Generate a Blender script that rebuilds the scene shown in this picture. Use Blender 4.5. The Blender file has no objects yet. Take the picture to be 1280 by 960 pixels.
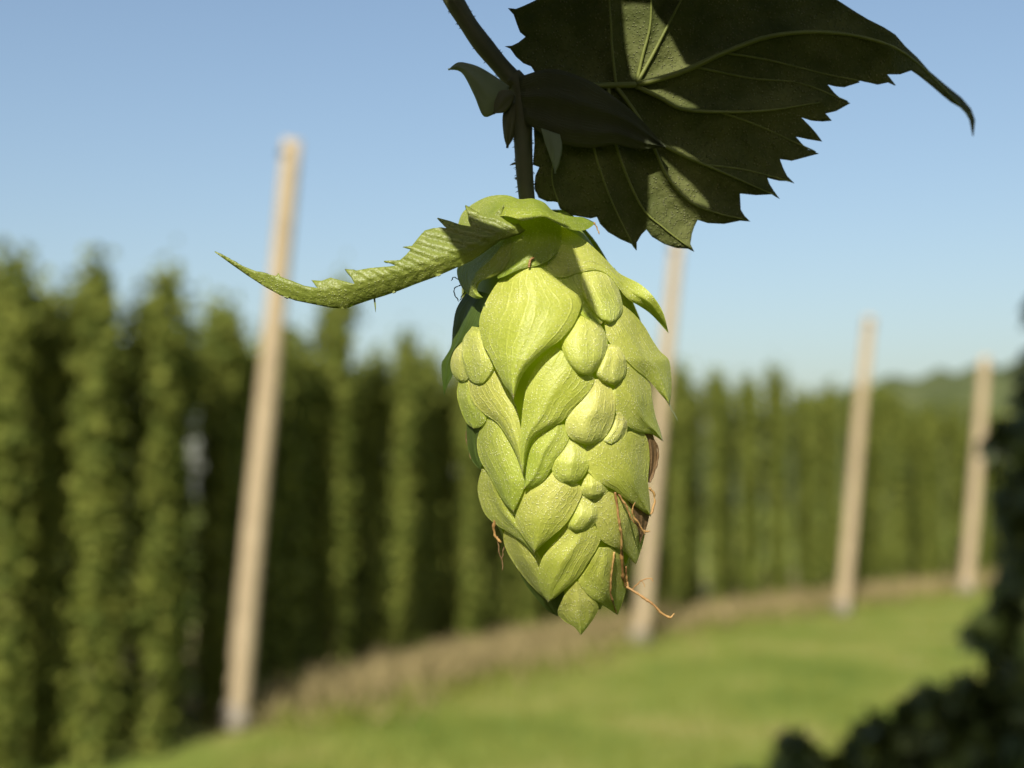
import bpy, bmesh, math, random
import numpy as np
from mathutils import Vector, Matrix
from mathutils.geometry import delaunay_2d_cdt

random.seed(7); rng = np.random.default_rng(7)
SC = bpy.context.scene
COL = SC.collection
R = math.radians

# ------------------------------------------------------------------ camera
PITCH = R(4.62)
CAM = Vector((0, 0, 2.6))
FPX = 1758.0                      # focal length in photo pixels (1280 wide)
D0 = 0.163                        # metres from the lens to the axis of the cone
PXM = D0 / FPX                    # metres per photo pixel at that distance
cd = bpy.data.cameras.new('camera'); cam = bpy.data.objects.new('camera', cd); COL.objects.link(cam)
cam.location = CAM; cam.rotation_euler = (math.pi/2 + PITCH, 0, 0)
cd.sensor_width = 36; cd.lens = 36*FPX/1280; cd.clip_start = 0.005; cd.clip_end = 5000
cd.dof.use_dof = True; cd.dof.focus_distance = D0*(1-70/FPX); cd.dof.aperture_fstop = 21
SC.camera = cam
# ------------------------------------------------------------------ light
ELEV, AZ = R(35), R(12)
SUN = Vector((-math.sin(AZ)*math.cos(ELEV), -math.cos(AZ)*math.cos(ELEV), math.sin(ELEV)))
w = bpy.data.worlds.new('World'); SC.world = w; w.use_nodes = True
nt = w.node_tree; nt.nodes.clear()
sky = nt.nodes.new('ShaderNodeTexSky'); sky.sky_type = 'NISHITA'; sky.sun_disc = False
sky.sun_elevation = ELEV; sky.sun_rotation = math.pi + AZ
sky.altitude = 0; sky.air_density = 1.2; sky.dust_density = 2.6; sky.ozone_density = 1.6
bgn = nt.nodes.new('ShaderNodeBackground'); bgn.inputs[1].default_value = 0.094
wo = nt.nodes.new('ShaderNodeOutputWorld')
nt.links.new(sky.outputs[0], bgn.inputs[0]); nt.links.new(bgn.outputs[0], wo.inputs[0])
ld = bpy.data.lights.new('sun', 'SUN'); ld.energy = 5.0; ld.angle = R(0.53); ld.color = (1, 0.945, 0.84)
lo = bpy.data.objects.new('sun', ld); COL.objects.link(lo)
lo.rotation_euler = (-SUN).to_track_quat('-Z', 'Y').to_euler(); lo.location = (-5, -15, 14)
SC.view_settings.view_transform = 'Standard'; SC.view_settings.look = 'None'
SC.view_settings.exposure = 0.6; SC.view_settings.gamma = 1; SC.view_settings.use_curve_mapping = False
SC.cycles.use_denoising = True
SC.cycles.max_bounces = 8; SC.cycles.transmission_bounces = 6
SC.cycles.sample_clamp_indirect = 6

# ------------------------------------------------------------------ helpers
CR = Vector((1, 0, 0)); CU = Vector((0, -math.sin(PITCH), math.cos(PITCH))); CF = Vector((0, math.cos(PITCH), math.sin(PITCH)))
MCAM = np.array([CR, CU, CF])
def P(px, py, z):
    """photo pixel + height z (in pixels of PXM, towards the lens) -> world point; arrays ok"""
    px, py, z = np.broadcast_arrays(np.asarray(px, float), np.asarray(py, float), np.asarray(z, float))
    D = D0*(1 - z/FPX)
    c = np.stack([(px-640)*D/FPX, (480-py)*D/FPX, D], -1)
    return c @ MCAM + np.array(CAM)
def ground(px, py, z=0.0):
    """world point on the plane z under a photo pixel"""
    d = CR*(px-640)/FPX + CU*(480-py)/FPX + CF
    t = (z-CAM.z)/d.z
    return CAM + d*t
SUNC = np.array([SUN.dot(CR), SUN.dot(CU), -SUN.dot(CF)])     # in (right, up, towards lens)

def setp(o, label=None, cat=None, group=None, kind=None):
    if label: o['label'] = label
    if cat: o['category'] = cat
    if group: o['group'] = group
    if kind: o['kind'] = kind
    return o
def empty(name, loc):
    o = bpy.data.objects.new(name, None); COL.objects.link(o); o.location = loc; o.empty_display_size = 0.01
    return o
def link_mesh(name, verts, faces, mats, parent=None, origin=None, smooth=True, uv=None, fmat=None):
    me = bpy.data.meshes.new(name)
    v = np.asarray(verts, float)
    if origin is not None: v = v - np.array(origin)
    me.from_pydata(v.tolist(), [], [list(map(int, f)) for f in faces])
    if not isinstance(mats, (list, tuple)): mats = [mats]
    for m in mats: me.materials.append(m)
    if fmat is not None: me.polygons.foreach_set('material_index', np.asarray(fmat, np.int32))
    if uv is not None:
        ul = me.uv_layers.new(name='UVMap')
        li = np.zeros(len(me.loops), np.int32); me.loops.foreach_get('vertex_index', li)
        ul.data.foreach_set('uv', np.asarray(uv, float)[li].ravel())
    if smooth: me.polygons.foreach_set('use_smooth', np.ones(len(me.polygons), bool))
    me.update()
    o = bpy.data.objects.new(name, me); COL.objects.link(o)
    if parent is not None: o.parent = parent
    return o
def catmull(pts, n):
    p = np.asarray(pts, float); q = np.vstack([2*p[0]-p[1], p, 2*p[-1]-p[-2]])
    seg = np.linalg.norm(np.diff(p, axis=0), axis=1); cum = np.concatenate([[0], np.cumsum(seg)]); L = cum[-1]
    out = []
    for u in np.linspace(0, L, n):
        i = min(np.searchsorted(cum, u, 'right')-1, len(p)-2); i = max(i, 0)
        t = (u-cum[i])/max(seg[i], 1e-9)
        a, b, c, d = q[i], q[i+1], q[i+2], q[i+3]
        out.append(0.5*((2*b)+(c-a)*t+(2*a-5*b+4*c-d)*t*t+(3*b-a-3*c+d)*t**3))
    return np.array(out)
def tube(path, radii, seg=8):
    """path (n,3) -> verts, faces; closed with end points"""
    p = np.asarray(path, float); n = len(p); r = np.broadcast_to(radii, (n,))
    tang = np.gradient(p, axis=0); tang /= np.linalg.norm(tang, axis=1)[:, None]+1e-12
    a = np.array([0.31, 0.42, 0.85]); V = []; F = []
    for i in range(n):
        b = np.cross(tang[i], a); b /= np.linalg.norm(b); c = np.cross(tang[i], b)
        for k in range(seg):
            th = 2*math.pi*k/seg; V.append(p[i]+r[i]*(math.cos(th)*b+math.sin(th)*c))
    for i in range(n-1):
        for k in range(seg):
            F.append((i*seg+k, i*seg+(k+1) % seg, (i+1)*seg+(k+1) % seg, (i+1)*seg+k))
    V.append(p[0]); V.append(p[-1]); s, e = len(V)-2, len(V)-1
    for k in range(seg):
        F.append((s, (k+1) % seg, k)); F.append((e, (n-1)*seg+k, (n-1)*seg+(k+1) % seg))
    return np.array(V), F
def solid(o, th):
    m = o.modifiers.new('thick', 'SOLIDIFY'); m.thickness = th; m.offset = -1; m.use_even_offset = False
    return o

# ------------------------------------------------------------------ materials
def N(nt, t, **k):
    n = nt.nodes.new(t)
    for a, b in k.items(): setattr(n, a, b)
    return n
def ramp(nt, fac, stops):
    r = N(nt, 'ShaderNodeValToRGB'); e = r.color_ramp.elements
    while len(e) < len(stops): e.new(0.5)
    for i, (p, c) in enumerate(stops): e[i].position = p; e[i].color = (*c, 1)
    nt.links.new(fac, r.inputs[0]); return r.outputs[0]
def new_mat(name):
    m = bpy.data.materials.new(name); m.use_nodes = True; m.node_tree.nodes.clear(); return m, m.node_tree
def leafy(name, c1, c2, transl, tcol, rough=0.5, spec=0.4, nscale=900, bump=0.3, bdist=0.00012, veins=0, tipcol=None, coord='Object', island=False, glints=0):
    m, nt = new_mat(name); L = nt.links.new
    tc = N(nt, 'ShaderNodeTexCoord'); out = N(nt, 'ShaderNodeOutputMaterial')
    n1 = N(nt, 'ShaderNodeTexNoise'); n1.inputs['Scale'].default_value = nscale/6; n1.inputs['Detail'].default_value = 4
    L(tc.outputs[coord], n1.inputs['Vector'])
    fac = n1.outputs[0]
    if island:
        g = N(nt, 'ShaderNodeNewGeometry'); mx = N(nt, 'ShaderNodeMath', operation='ADD'); s = N(nt, 'ShaderNodeMath', operation='MULTIPLY_ADD')
        s.inputs[1].default_value = 0.8; s.inputs[2].default_value = -0.4; L(g.outputs['Random Per Island'], s.inputs[0])
        L(n1.outputs[0], mx.inputs[0]); L(s.outputs[0], mx.inputs[1]); fac = mx.outputs[0]
    col = ramp(nt, fac, [(0.25, c1), (0.75, c2)])
    h = None
    n2 = N(nt, 'ShaderNodeTexNoise'); n2.inputs['Scale'].default_value = nscale*2.2; n2.inputs['Detail'].default_value = 3
    L(tc.outputs[coord], n2.inputs['Vector']); h = n2.outputs[0]
    if veins or tipcol:
        uvn = N(nt, 'ShaderNodeUVMap'); sep = N(nt, 'ShaderNodeSeparateXYZ'); L(uvn.outputs[0], sep.inputs[0])
    if veins:
        # fine pale nerves running along the leaf, wandering and converging with its outline
        oi = N(nt, 'ShaderNodeObjectInfo')
        cmb = N(nt, 'ShaderNodeCombineXYZ'); mb = N(nt, 'ShaderNodeMath', operation='MULTIPLY'); mb.inputs[1].default_value = 1.6
        mo = N(nt, 'ShaderNodeMath', operation='MULTIPLY'); mo.inputs[1].default_value = 37.0; L(oi.outputs['Random'], mo.inputs[0])
        L(sep.outputs[0], cmb.inputs[0]); L(sep.outputs[1], mb.inputs[0]); L(mb.outputs[0], cmb.inputs[1]); L(mo.outputs[0], cmb.inputs[2])
        nw = N(nt, 'ShaderNodeTexNoise'); nw.inputs['Scale'].default_value = 2.5; nw.inputs['Detail'].default_value = 2; L(cmb.outputs[0], nw.inputs['Vector'])
        u1 = N(nt, 'ShaderNodeMath', operation='MULTIPLY_ADD'); u1.inputs[1].default_value = 0.22; L(nw.outputs[0], u1.inputs[0]); L(sep.outputs[0], u1.inputs[2])
        u2 = N(nt, 'ShaderNodeMath', operation='MULTIPLY'); u2.inputs[1].default_value = veins; L(u1.outputs[0], u2.inputs[0])
        pp = N(nt, 'ShaderNodeMath', operation='PINGPONG'); pp.inputs[1].default_value = 0.5; L(u2.outputs[0], pp.inputs[0])
        vl = ramp(nt, pp.outputs[0], [(0.0, (1, 1, 1)), (0.16, (0, 0, 0))])
        nb_ = N(nt, 'ShaderNodeTexNoise'); nb_.inputs['Scale'].default_value = 6; L(cmb.outputs[0], nb_.inputs['Vector'])
        br = ramp(nt, nb_.outputs[0], [(0.40, (0, 0, 0)), (0.6, (1, 1, 1))])
        vm = N(nt, 'ShaderNodeMath', operation='MULTIPLY'); L(vl, vm.inputs[0]); L(br, vm.inputs[1])
        ad = N(nt, 'ShaderNodeMath', operation='MULTIPLY_ADD'); ad.inputs[1].default_value = 0.9
        L(vm.outputs[0], ad.inputs[0]); L(h, ad.inputs[2]); h = ad.outputs[0]
        vf = N(nt, 'ShaderNodeMath', operation='MULTIPLY'); vf.inputs[1].default_value = 0.5; L(vm.outputs[0], vf.inputs[0])
        mixv = N(nt, 'ShaderNodeMix', data_type='RGBA', blend_type='MULTIPLY'); L(vf.outputs[0], mixv.inputs[0]); L(col, mixv.inputs[6])
        mixv.inputs[7].default_value = (1.5, 1.45, 1.9, 1); col = mixv.outputs[2]
        # each bract a little paler or greener than the next, greener towards its tip
        tv = N(nt, 'ShaderNodeMix', data_type='RGBA', blend_type='MULTIPLY'); tv.inputs[0].default_value = 1.0; L(col, tv.inputs[6])
        L(ramp(nt, oi.outputs['Random'], [(0.0, (0.86, 0.93, 0.8)), (0.5, (1, 1, 1)), (1.0, (1.08, 1.03, 1.25))]), tv.inputs[7]); col = tv.outputs[2]
        tg = N(nt, 'ShaderNodeMix', data_type='RGBA', blend_type='MULTIPLY'); tg.inputs[0].default_value = 1.0; L(col, tg.inputs[6])
        L(ramp(nt, sep.outputs[1], [(0.3, (1.05, 1.03, 1.15)), (1.0, (0.84, 0.93, 0.75))]), tg.inputs[7]); col = tg.outputs[2]
    if tipcol:
        nz = N(nt, 'ShaderNodeMath', operation='MULTIPLY_ADD'); nz.inputs[1].default_value = 0.06; L(n2.outputs[0], nz.inputs[0]); L(sep.outputs[1], nz.inputs[2])
        f = ramp(nt, nz.outputs[0], [(0.985, (0, 0, 0)), (1.03, (1, 1, 1))])
        mt = N(nt, 'ShaderNodeMix', data_type='RGBA'); L(f, mt.inputs[0]); L(col, mt.inputs[6]); mt.inputs[7].default_value = (*tipcol, 1); col = mt.outputs[2]
    if glints:
        mm = N(nt, 'ShaderNodeMix', data_type='RGBA', blend_type='MULTIPLY'); mm.inputs[0].default_value = 0.4
        L(col, mm.inputs[6]); L(ramp(nt, n2.outputs[0], [(0.36, (0.78, 0.82, 0.7)), (0.64, (1.16, 1.14, 1.2))]), mm.inputs[7]); col = mm.outputs[2]
        # pale resin glands and fine down dusted over the bract
        vo = N(nt, 'ShaderNodeTexVoronoi'); vo.inputs['Scale'].default_value = nscale*2.5; L(tc.outputs[coord], vo.inputs['Vector'])
        gl = ramp(nt, vo.outputs['Distance'], [(0.10, (1, 1, 1)), (0.36, (0, 0, 0))])
        vs = N(nt, 'ShaderNodeSeparateColor'); L(vo.outputs['Color'], vs.inputs[0])
        keep = N(nt, 'ShaderNodeMath', operation='GREATER_THAN'); keep.inputs[1].default_value = 0.30; L(vs.outputs[0], keep.inputs[0])
        gk = N(nt, 'ShaderNodeMath', operation='MULTIPLY'); L(ramp(nt, n1.outputs[0], [(0.32, (0.25, 0.25, 0.25)), (0.58, (1, 1, 1))]), gk.inputs[0]); L(keep.outputs[0], gk.inputs[1])
        gm = N(nt, 'ShaderNodeMath', operation='MULTIPLY'); L(gl, gm.inputs[0]); L(gk.outputs[0], gm.inputs[1])
        gs = N(nt, 'ShaderNodeMath', operation='MULTIPLY'); gs.inputs[1].default_value = glints; L(gm.outputs[0], gs.inputs[0])
        mg = N(nt, 'ShaderNodeMix', data_type='RGBA'); L(gs.outputs[0], mg.inputs[0]); L(col, mg.inputs[6]); mg.inputs[7].default_value = (1.0, 0.98, 0.62, 1); col = mg.outputs[2]
        ag = N(nt, 'ShaderNodeMath', operation='MULTIPLY_ADD'); ag.inputs[1].default_value = 1.6; L(gm.outputs[0], ag.inputs[0]); L(h, ag.inputs[2]); h = ag.outputs[0]
    bp = N(nt, 'ShaderNodeBump'); bp.inputs['Strength'].default_value = bump; bp.inputs['Distance'].default_value = bdist; L(h, bp.inputs['Height'])
    pr = N(nt, 'ShaderNodeBsdfPrincipled'); L(col, pr.inputs['Base Color']); pr.inputs['Roughness'].default_value = rough
    pr.inputs['Specular IOR Level'].default_value = spec
    if glints: pr.inputs['Sheen Weight'].default_value = 0.12*glints; pr.inputs['Sheen Roughness'].default_value = 0.4
    L(bp.outputs[0], pr.inputs['Normal'])
    tr = N(nt, 'ShaderNodeBsdfTranslucent'); tr.inputs[0].default_value = (*tcol, 1); L(bp.outputs[0], tr.inputs['Normal'])
    mx = N(nt, 'ShaderNodeMixShader'); mx.inputs[0].default_value = transl
    L(pr.outputs[0], mx.inputs[1]); L(tr.outputs[0], mx.inputs[2]); L(mx.outputs[0], out.inputs[0])
    return m
M_BRACT = leafy('bract_green', (0.42, 0.46, 0.055), (0.56, 0.585, 0.125), 0.35, (0.50, 0.62, 0.01), rough=0.48, spec=0.5, nscale=1500, bump=0.42, bdist=0.00016, veins=9, tipcol=(0.34, 0.30, 0.08), glints=0.85)
M_SEED = leafy('bracteole_green', (0.45, 0.48, 0.065), (0.60, 0.61, 0.165), 0.30, (0.50, 0.62, 0.01), rough=0.46, spec=0.5, nscale=1500, bump=0.42, bdist=0.00015, veins=6, glints=0.85)
M_COLLAR = leafy('collar_shaded_green', (0.22, 0.275, 0.025), (0.33, 0.37, 0.055), 0.28, (0.36, 0.48, 0.01), rough=0.45, spec=0.45, nscale=1500, bump=0.5, bdist=0.00016, veins=8, glints=0.5)  # deeper copy of the bract green, the collar's shade put into its colour
M_DARKBR = leafy('dark_shaded_bract_green', (0.045, 0.075, 0.012), (0.08, 0.115, 0.02), 0.2, (0.15, 0.25, 0.02), nscale=1200, veins=10)  # bract green darkened; the upper left bract's shade is in this colour
M_BROWN = leafy('dried_bract_brown', (0.10, 0.055, 0.02), (0.22, 0.14, 0.06), 0.1, (0.2, 0.1, 0.03), nscale=1500, rough=0.7, bump=0.6)
M_STRAND = leafy('dried_strand_brown', (0.20, 0.095, 0.03), (0.46, 0.29, 0.10), 0.0, (0.2, 0.1, 0.03), nscale=1800, rough=0.55, bump=0.5)
M_ARM = leafy('small_leaf_green', (0.155, 0.195, 0.026), (0.25, 0.29, 0.055), 0.24, (0.22, 0.34, 0.02), rough=0.42, spec=0.5, nscale=1500, bump=0.5, bdist=0.0002, glints=0.18)
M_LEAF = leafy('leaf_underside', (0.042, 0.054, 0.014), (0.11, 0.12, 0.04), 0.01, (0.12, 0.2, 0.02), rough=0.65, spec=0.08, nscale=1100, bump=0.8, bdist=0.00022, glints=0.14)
M_VEIN = leafy('leaf_vein', (0.12, 0.145, 0.028), (0.18, 0.20, 0.048), 0.06, (0.2, 0.3, 0.02), nscale=1200, bump=0.3)
M_STEM = leafy('stem_green', (0.05, 0.055, 0.022), (0.08, 0.08, 0.032), 0.0, (0, 0, 0), nscale=1000, rough=0.6, bump=0.5)
M_STIP = leafy('stipule_pale', (0.14, 0.18, 0.10), (0.22, 0.26, 0.16), 0.2, (0.15, 0.2, 0.08), nscale=900, rough=0.6)

# ------------------------------------------------------------------ setting: ground, strip, hill
def ground_mat(name, stops, scale, bump=0.6):
    m, nt = new_mat(name); L = nt.links.new
    tc = N(nt, 'ShaderNodeTexCoord'); n1 = N(nt, 'ShaderNodeTexNoise'); n1.inputs['Scale'].default_value = scale; n1.inputs['Detail'].default_value = 8
    n1.inputs['Roughness'].default_value = 0.65
    L(tc.outputs['Object'], n1.inputs['Vector']); c = ramp(nt, n1.outputs[0], stops)
    n2 = N(nt, 'ShaderNodeTexNoise'); n2.inputs['Scale'].default_value = 14; n2.inputs['Detail'].default_value = 6; L(tc.outputs['Object'], n2.inputs['Vector'])
    bp = N(nt, 'ShaderNodeBump'); bp.inputs['Strength'].default_value = bump; bp.inputs['Distance'].default_value = 0.08; L(n2.outputs[0], bp.inputs['Height'])
    pr = N(nt, 'ShaderNodeBsdfPrincipled'); L(c, pr.inputs['Base Color']); pr.inputs['Roughness'].default_value = 0.9; pr.inputs['Specular IOR Level'].default_value = 0.1
    L(bp.outputs[0], pr.inputs['Normal']); out = N(nt, 'ShaderNodeOutputMaterial'); L(pr.outputs[0], out.inputs[0]); return m
M_GRASS = ground_mat('meadow', [(0.36, (0.09, 0.135, 0.020)), (0.5, (0.16, 0.195, 0.036)), (0.62, (0.25, 0.235, 0.07))], 0.35)
M_DRY = ground_mat('dry_soil', [(0.36, (0.19, 0.155, 0.07)), (0.48, (0.22, 0.18, 0.085)), (0.58, (0.12, 0.145, 0.032))], 0.9)
M_HILL = ground_mat('wooded_hill', [(0.35, (0.045, 0.058, 0.022)), (0.5, (0.07, 0.085, 0.032)), (0.7, (0.10, 0.112, 0.045))], 0.06)
S = 3000
o = link_mesh('ground', [(-S, -S, 0), (S, -S, 0), (S, S, 0), (-S, S, 0)], [(0, 1, 2, 3)], M_GRASS, smooth=False); setp(o, kind='structure')

# line of the hop garden's edge (world xy) traced through the feet of the front plants
EDGE = np.array([(-7.4, 10.0), (-4.6, 12.7), (-3.9, 13.6), (-3.5, 17.0), (-2.5, 19.6), (-1.5, 21.3), (-0.6, 23.4), (0.9, 26.4), (4.3, 31.3), (7.6, 35.6), (11.7, 40.2), (19, 49), (30, 62)])
vv = []
for (x, y) in EDGE[3:]:
    for k, off in enumerate((-0.35, 0.2, 8.0)):
        vv.append((x - 0.75*off + rng.normal()*0.25, y + 0.6*off, 0.004))
ff = []
for i in range(len(EDGE)-4):
    for k in range(2): ff.append((3*i+k, 3*i+3+k, 3*i+4+k, 3*i+1+k))
o = link_mesh('soil_strip', vv, [f[::-1] for f in ff], M_DRY, smooth=False); setp(o, kind='structure')

# far wooded hill at right
hv, hf = [], []; NX, NY = 90, 14
for j in range(NY):
    for i in range(NX):
        x = 20+i*9.0; y = 330+j*22
        env = math.sin(min(1, max(0, (x-20)/175))*math.pi/2)**1.0
        z = (51*env)*math.sin(min(1, j/9)*math.pi/2) + (3.0*math.sin(x*0.09+j)+2*math.sin(x*0.31+2*j)+rng.normal()*1.0)*min(1, j/4)*min(1, i/6)
        hv.append((x, y, z-0.5))
for j in range(NY-1):
    for i in range(NX-1): hf.append((j*NX+i, j*NX+i+1, (j+1)*NX+i+1, (j+1)*NX+i))
o = link_mesh('hill', hv, hf, M_HILL); setp(o, kind='structure')

# ------------------------------------------------------------------ foliage for the hop plants
LEAFSH = np.array([(0, -0.45), (0.28, -0.5), (0.5, -0.2), (0.36, 0.02), (0.48, 0.22), (0.2, 0.22), (0.0, 0.62), (-0.2, 0.22), (-0.48, 0.22), (-0.36, 0.02), (-0.5, -0.2), (-0.28, -0.5)])
def leaves(cent, size, outdir, droop=0.9, up=0.3):
    """a mass of lobed leaves: centres (n,3), per-leaf size, outward direction; returns verts, faces"""
    n = len(cent); k = len(LEAFSH)
    nrm = outdir + np.array([0, 0, up]) + rng.normal(size=(n, 3))*0.55
    nrm /= np.linalg.norm(nrm, axis=1)[:, None]
    dn = np.array([0, 0, -droop]) + rng.normal(size=(n, 3))*0.5 + outdir*0.3
    ydir = dn - (dn*nrm).sum(1)[:, None]*nrm; ydir /= np.linalg.norm(ydir, axis=1)[:, None]+1e-9
    xdir = np.cross(ydir, nrm)
    fold = -np.abs(LEAFSH[:, 0])*0.35 - (LEAFSH[:, 1]**2)*0.25
    V = cent[:, None] + size[:, None, None]*(LEAFSH[None, :, 0, None]*xdir[:, None] + LEAFSH[None, :, 1, None]*ydir[:, None] + fold[None, :, None]*nrm[:, None])
    V = V.reshape(-1, 3)
    base = np.arange(n)*k; F = []
    tri = [(0, 1, 2, 3, 4, 5, 6), (0, 6, 7, 8, 9, 10, 11)]
    for b in base:
        for t in tri: F.append([b+i for i in t])
    return V, F
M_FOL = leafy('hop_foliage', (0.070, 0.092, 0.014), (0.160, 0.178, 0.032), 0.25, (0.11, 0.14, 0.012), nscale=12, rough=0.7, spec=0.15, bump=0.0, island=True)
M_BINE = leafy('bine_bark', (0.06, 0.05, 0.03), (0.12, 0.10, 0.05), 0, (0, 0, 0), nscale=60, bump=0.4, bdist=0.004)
M_FOLN = leafy('hop_foliage_shaded', (0.03, 0.045, 0.010), (0.055, 0.07, 0.016), 0.05, (0.06, 0.09, 0.01), nscale=12, rough=0.5, spec=0.3, bump=0.0, island=True)  # darker copy of the hop foliage with the near row's shade painted in

def column_mesh(H, rad, n, seed):
    g = np.random.default_rng(seed)
    # clumps of side shoots on a column: radius varies with height and around it
    nc = 60
    cz = g.uniform(0.05, H, nc); ca = g.uniform(0, 2*math.pi, nc)
    pr = rad*(0.85+0.25*np.sin(cz*2.1+seed)+0.2*np.sin(cz*5.3+2*seed))*np.clip((H+0.6-cz)/0.9, 0.75, 1)
    cz[:9] = H-g.uniform(0.0, 0.5, 9); pr[:9] = rad*1.25
    cr = pr*g.uniform(0.35, 1.0, nc)
    cx, cy = cr*np.cos(ca), cr*np.sin(ca)
    idx = g.integers(0, nc, n); s = np.array([0.075, 0.075, 0.24])
    c = np.stack([cx, cy, cz], 1)[idx] + g.normal(size=(n, 3))*s
    # inner mass so the column is not see-through
    m = n//3
    z2 = g.uniform(0.1, H-0.1, m); a2 = g.uniform(0, 2*math.pi, m); r2 = rad*0.45*np.sqrt(g.uniform(0, 1, m))
    c2 = np.stack([r2*np.cos(a2), r2*np.sin(a2), z2], 1)
    c = np.vstack([c, c2]); c[:, 2] = np.clip(c[:, 2], 0.08, None)
    od = c*np.array([1, 1, 0]); od /= np.linalg.norm(od, axis=1)[:, None]+1e-6
    sz = g.uniform(0.06, 0.125, len(c))
    return leaves(c, sz, od)
def bine_mesh(H, r=0.02, seed=0):
    g = np.random.default_rng(seed); z = np.linspace(-0.02, H, 14)
    p = np.stack([0.04*np.sin(z*3+seed), 0.04*np.cos(z*3+seed), z], 1)
    return tube(p, np.linspace(r*1.6, r, 14), 6)
proto_f, proto_b = [], []
for k in range(5):
    H = 4.75+0.12*k
    V, F = column_mesh(H, 0.15+0.015*k, 2600, 11+k)
    me = link_mesh('foliage', V, F, M_FOL, smooth=False); proto_f.append(me.data); bpy.data.objects.remove(me)
    V, F = bine_mesh(H-0.2, 0.025, k)
    me = link_mesh('bine', V, F, M_BINE); proto_b.append(me.data); bpy.data.objects.remove(me)
def hop_plant(x, y, k, label, group, sc=1.0, rz=None, wide=1.0):
    r = empty('hop_plant', (x, y, 0)); r.rotation_euler.z = rng.uniform(0, 6.28) if rz is None else rz; r.scale = (wide, wide, sc)
    setp(r, label, 'hop plant', group)
    for nm, me in (('foliage', proto_f[k]), ('bine', proto_b[k])):
        o = bpy.data.objects.new(nm, me); COL.objects.link(o); o.parent = r
    return r

# ------------------------------------------------------------------ poles
def wood_mat():
    m, nt = new_mat('weathered_wood'); L = nt.links.new
    tc = N(nt, 'ShaderNodeTexCoord'); mp = N(nt, 'ShaderNodeMapping'); mp.inputs['Scale'].default_value = (18, 18, 0.8); L(tc.outputs['Object'], mp.inputs[0])
    n1 = N(nt, 'ShaderNodeTexNoise'); n1.inputs['Scale'].default_value = 2; n1.inputs['Detail'].default_value = 6; L(mp.outputs[0], n1.inputs['Vector'])
    c = ramp(nt, n1.outputs[0], [(0.3, (0.20, 0.155, 0.095)), (0.5, (0.325, 0.255, 0.155)), (0.72, (0.40, 0.325, 0.215))])
    bp = N(nt, 'ShaderNodeBump'); bp.inputs['Strength'].default_value = 0.5; bp.inputs['Distance'].default_value = 0.01; L(n1.outputs[0], bp.inputs['Height'])
    pr = N(nt, 'ShaderNodeBsdfPrincipled'); L(c, pr.inputs['Base Color']); pr.inputs['Roughness'].default_value = 0.85; L(bp.outputs[0], pr.inputs['Normal'])
    out = N(nt, 'ShaderNodeOutputMaterial'); L(pr.outputs[0], out.inputs[0]); return m
M_WOOD = wood_mat()
M_FOOT = ground_mat('concrete', [(0.3, (0.17, 0.15, 0.12)), (0.7, (0.26, 0.23, 0.18))], 6, 0.3)
def pole(pb, pt, r, label, depth_shift=0.0):
    b = ground(*pb); d = (b-CAM).dot(CF)
    top = CAM + (CR*(pt[0]-640)/FPX + CU*(480-pt[1])/FPX + CF)*(d+depth_shift)
    root = empty('hop_pole', b); setp(root, label, 'pole', 'wooden poles of the hop garden')
    ax = top-b; n = 22
    path = [np.array(ax)*t + np.array([0.012*math.sin(5*t+b.x), 0.012*math.cos(4*t), 0]) for t in np.linspace(-0.003, 1, n)]
    V, F = tube(path, np.linspace(r*1.12, r*0.86, n), 16); link_mesh('shaft', V, F, M_WOOD, root)
    V, F = tube([np.array((0, 0, z)) for z in (-0.02, 0.16, 0.30)], [r*1.5, r*1.45, r*1.2], 16); link_mesh('footing', V, F, M_FOOT, root)
    e = np.array(ax.normalized()); pts = [np.array(ax)*0.985 + e*0]
    V, F = tube([np.array(ax)*0.97, np.array(ax)*0.985], [r*0.93, r*0.93], 16); link_mesh('wire_collar', V, F, M_BINE, root)
    return b
pole((295, 912), (364, 176), 0.125, 'tall pale pole leaning right, nearest one, standing at the left before the hops')
pole((800, 806), (846, 300), 0.135, 'pale pole partly hidden behind the hop cone and its big leaf')
pole((1052, 768), (1087, 396), 0.145, 'slim pale pole in front of the hedge-like hops, right of the cone')
pole((1207, 742), (1232, 446), 0.17, 'farthest pale pole, nearest the right edge before the wooded hill')
pole((378, 830), (366, 480), 0.075, 'thin dim pole half hidden among the hops, right of the nearest pole')

# ------------------------------------------------------------------ hop garden: front line and rows behind
ORD = ['first', 'second', 'third', 'fourth', 'fifth', 'sixth', 'seventh', 'eighth', 'ninth', 'tenth', 'eleventh', 'twelfth', 'thirteenth', 'fourteenth', 'fifteenth', 'sixteenth', 'seventeenth', 'eighteenth', 'nineteenth', 'twentieth']
front = [(-5.5, 12.5), (-4.66, 13.2), (-3.95, 13.8), (-3.58, 17.1), (-2.52, 19.6), (-1.64, 21.3), (-0.62, 23.2), (0.2, 25.2)]
p0, p1 = np.array((1.0, 26.8)), np.array((12.6, 41.6)); n = 14
front += [tuple(p0+(p1-p0)*i/(n-1)) for i in range(n)]
p0, p1 = np.array((13.6, 42.8)), np.array((25, 57.0)); n = 11
front += [tuple(p0+(p1-p0)*i/(n-1)) for i in range(n)]
polepx = [330, 820, 1070, 1218]; names = ['nearest pale pole', 'pole behind the cone', 'slim pole right of the cone', 'farthest pole']
counts = {}
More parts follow.
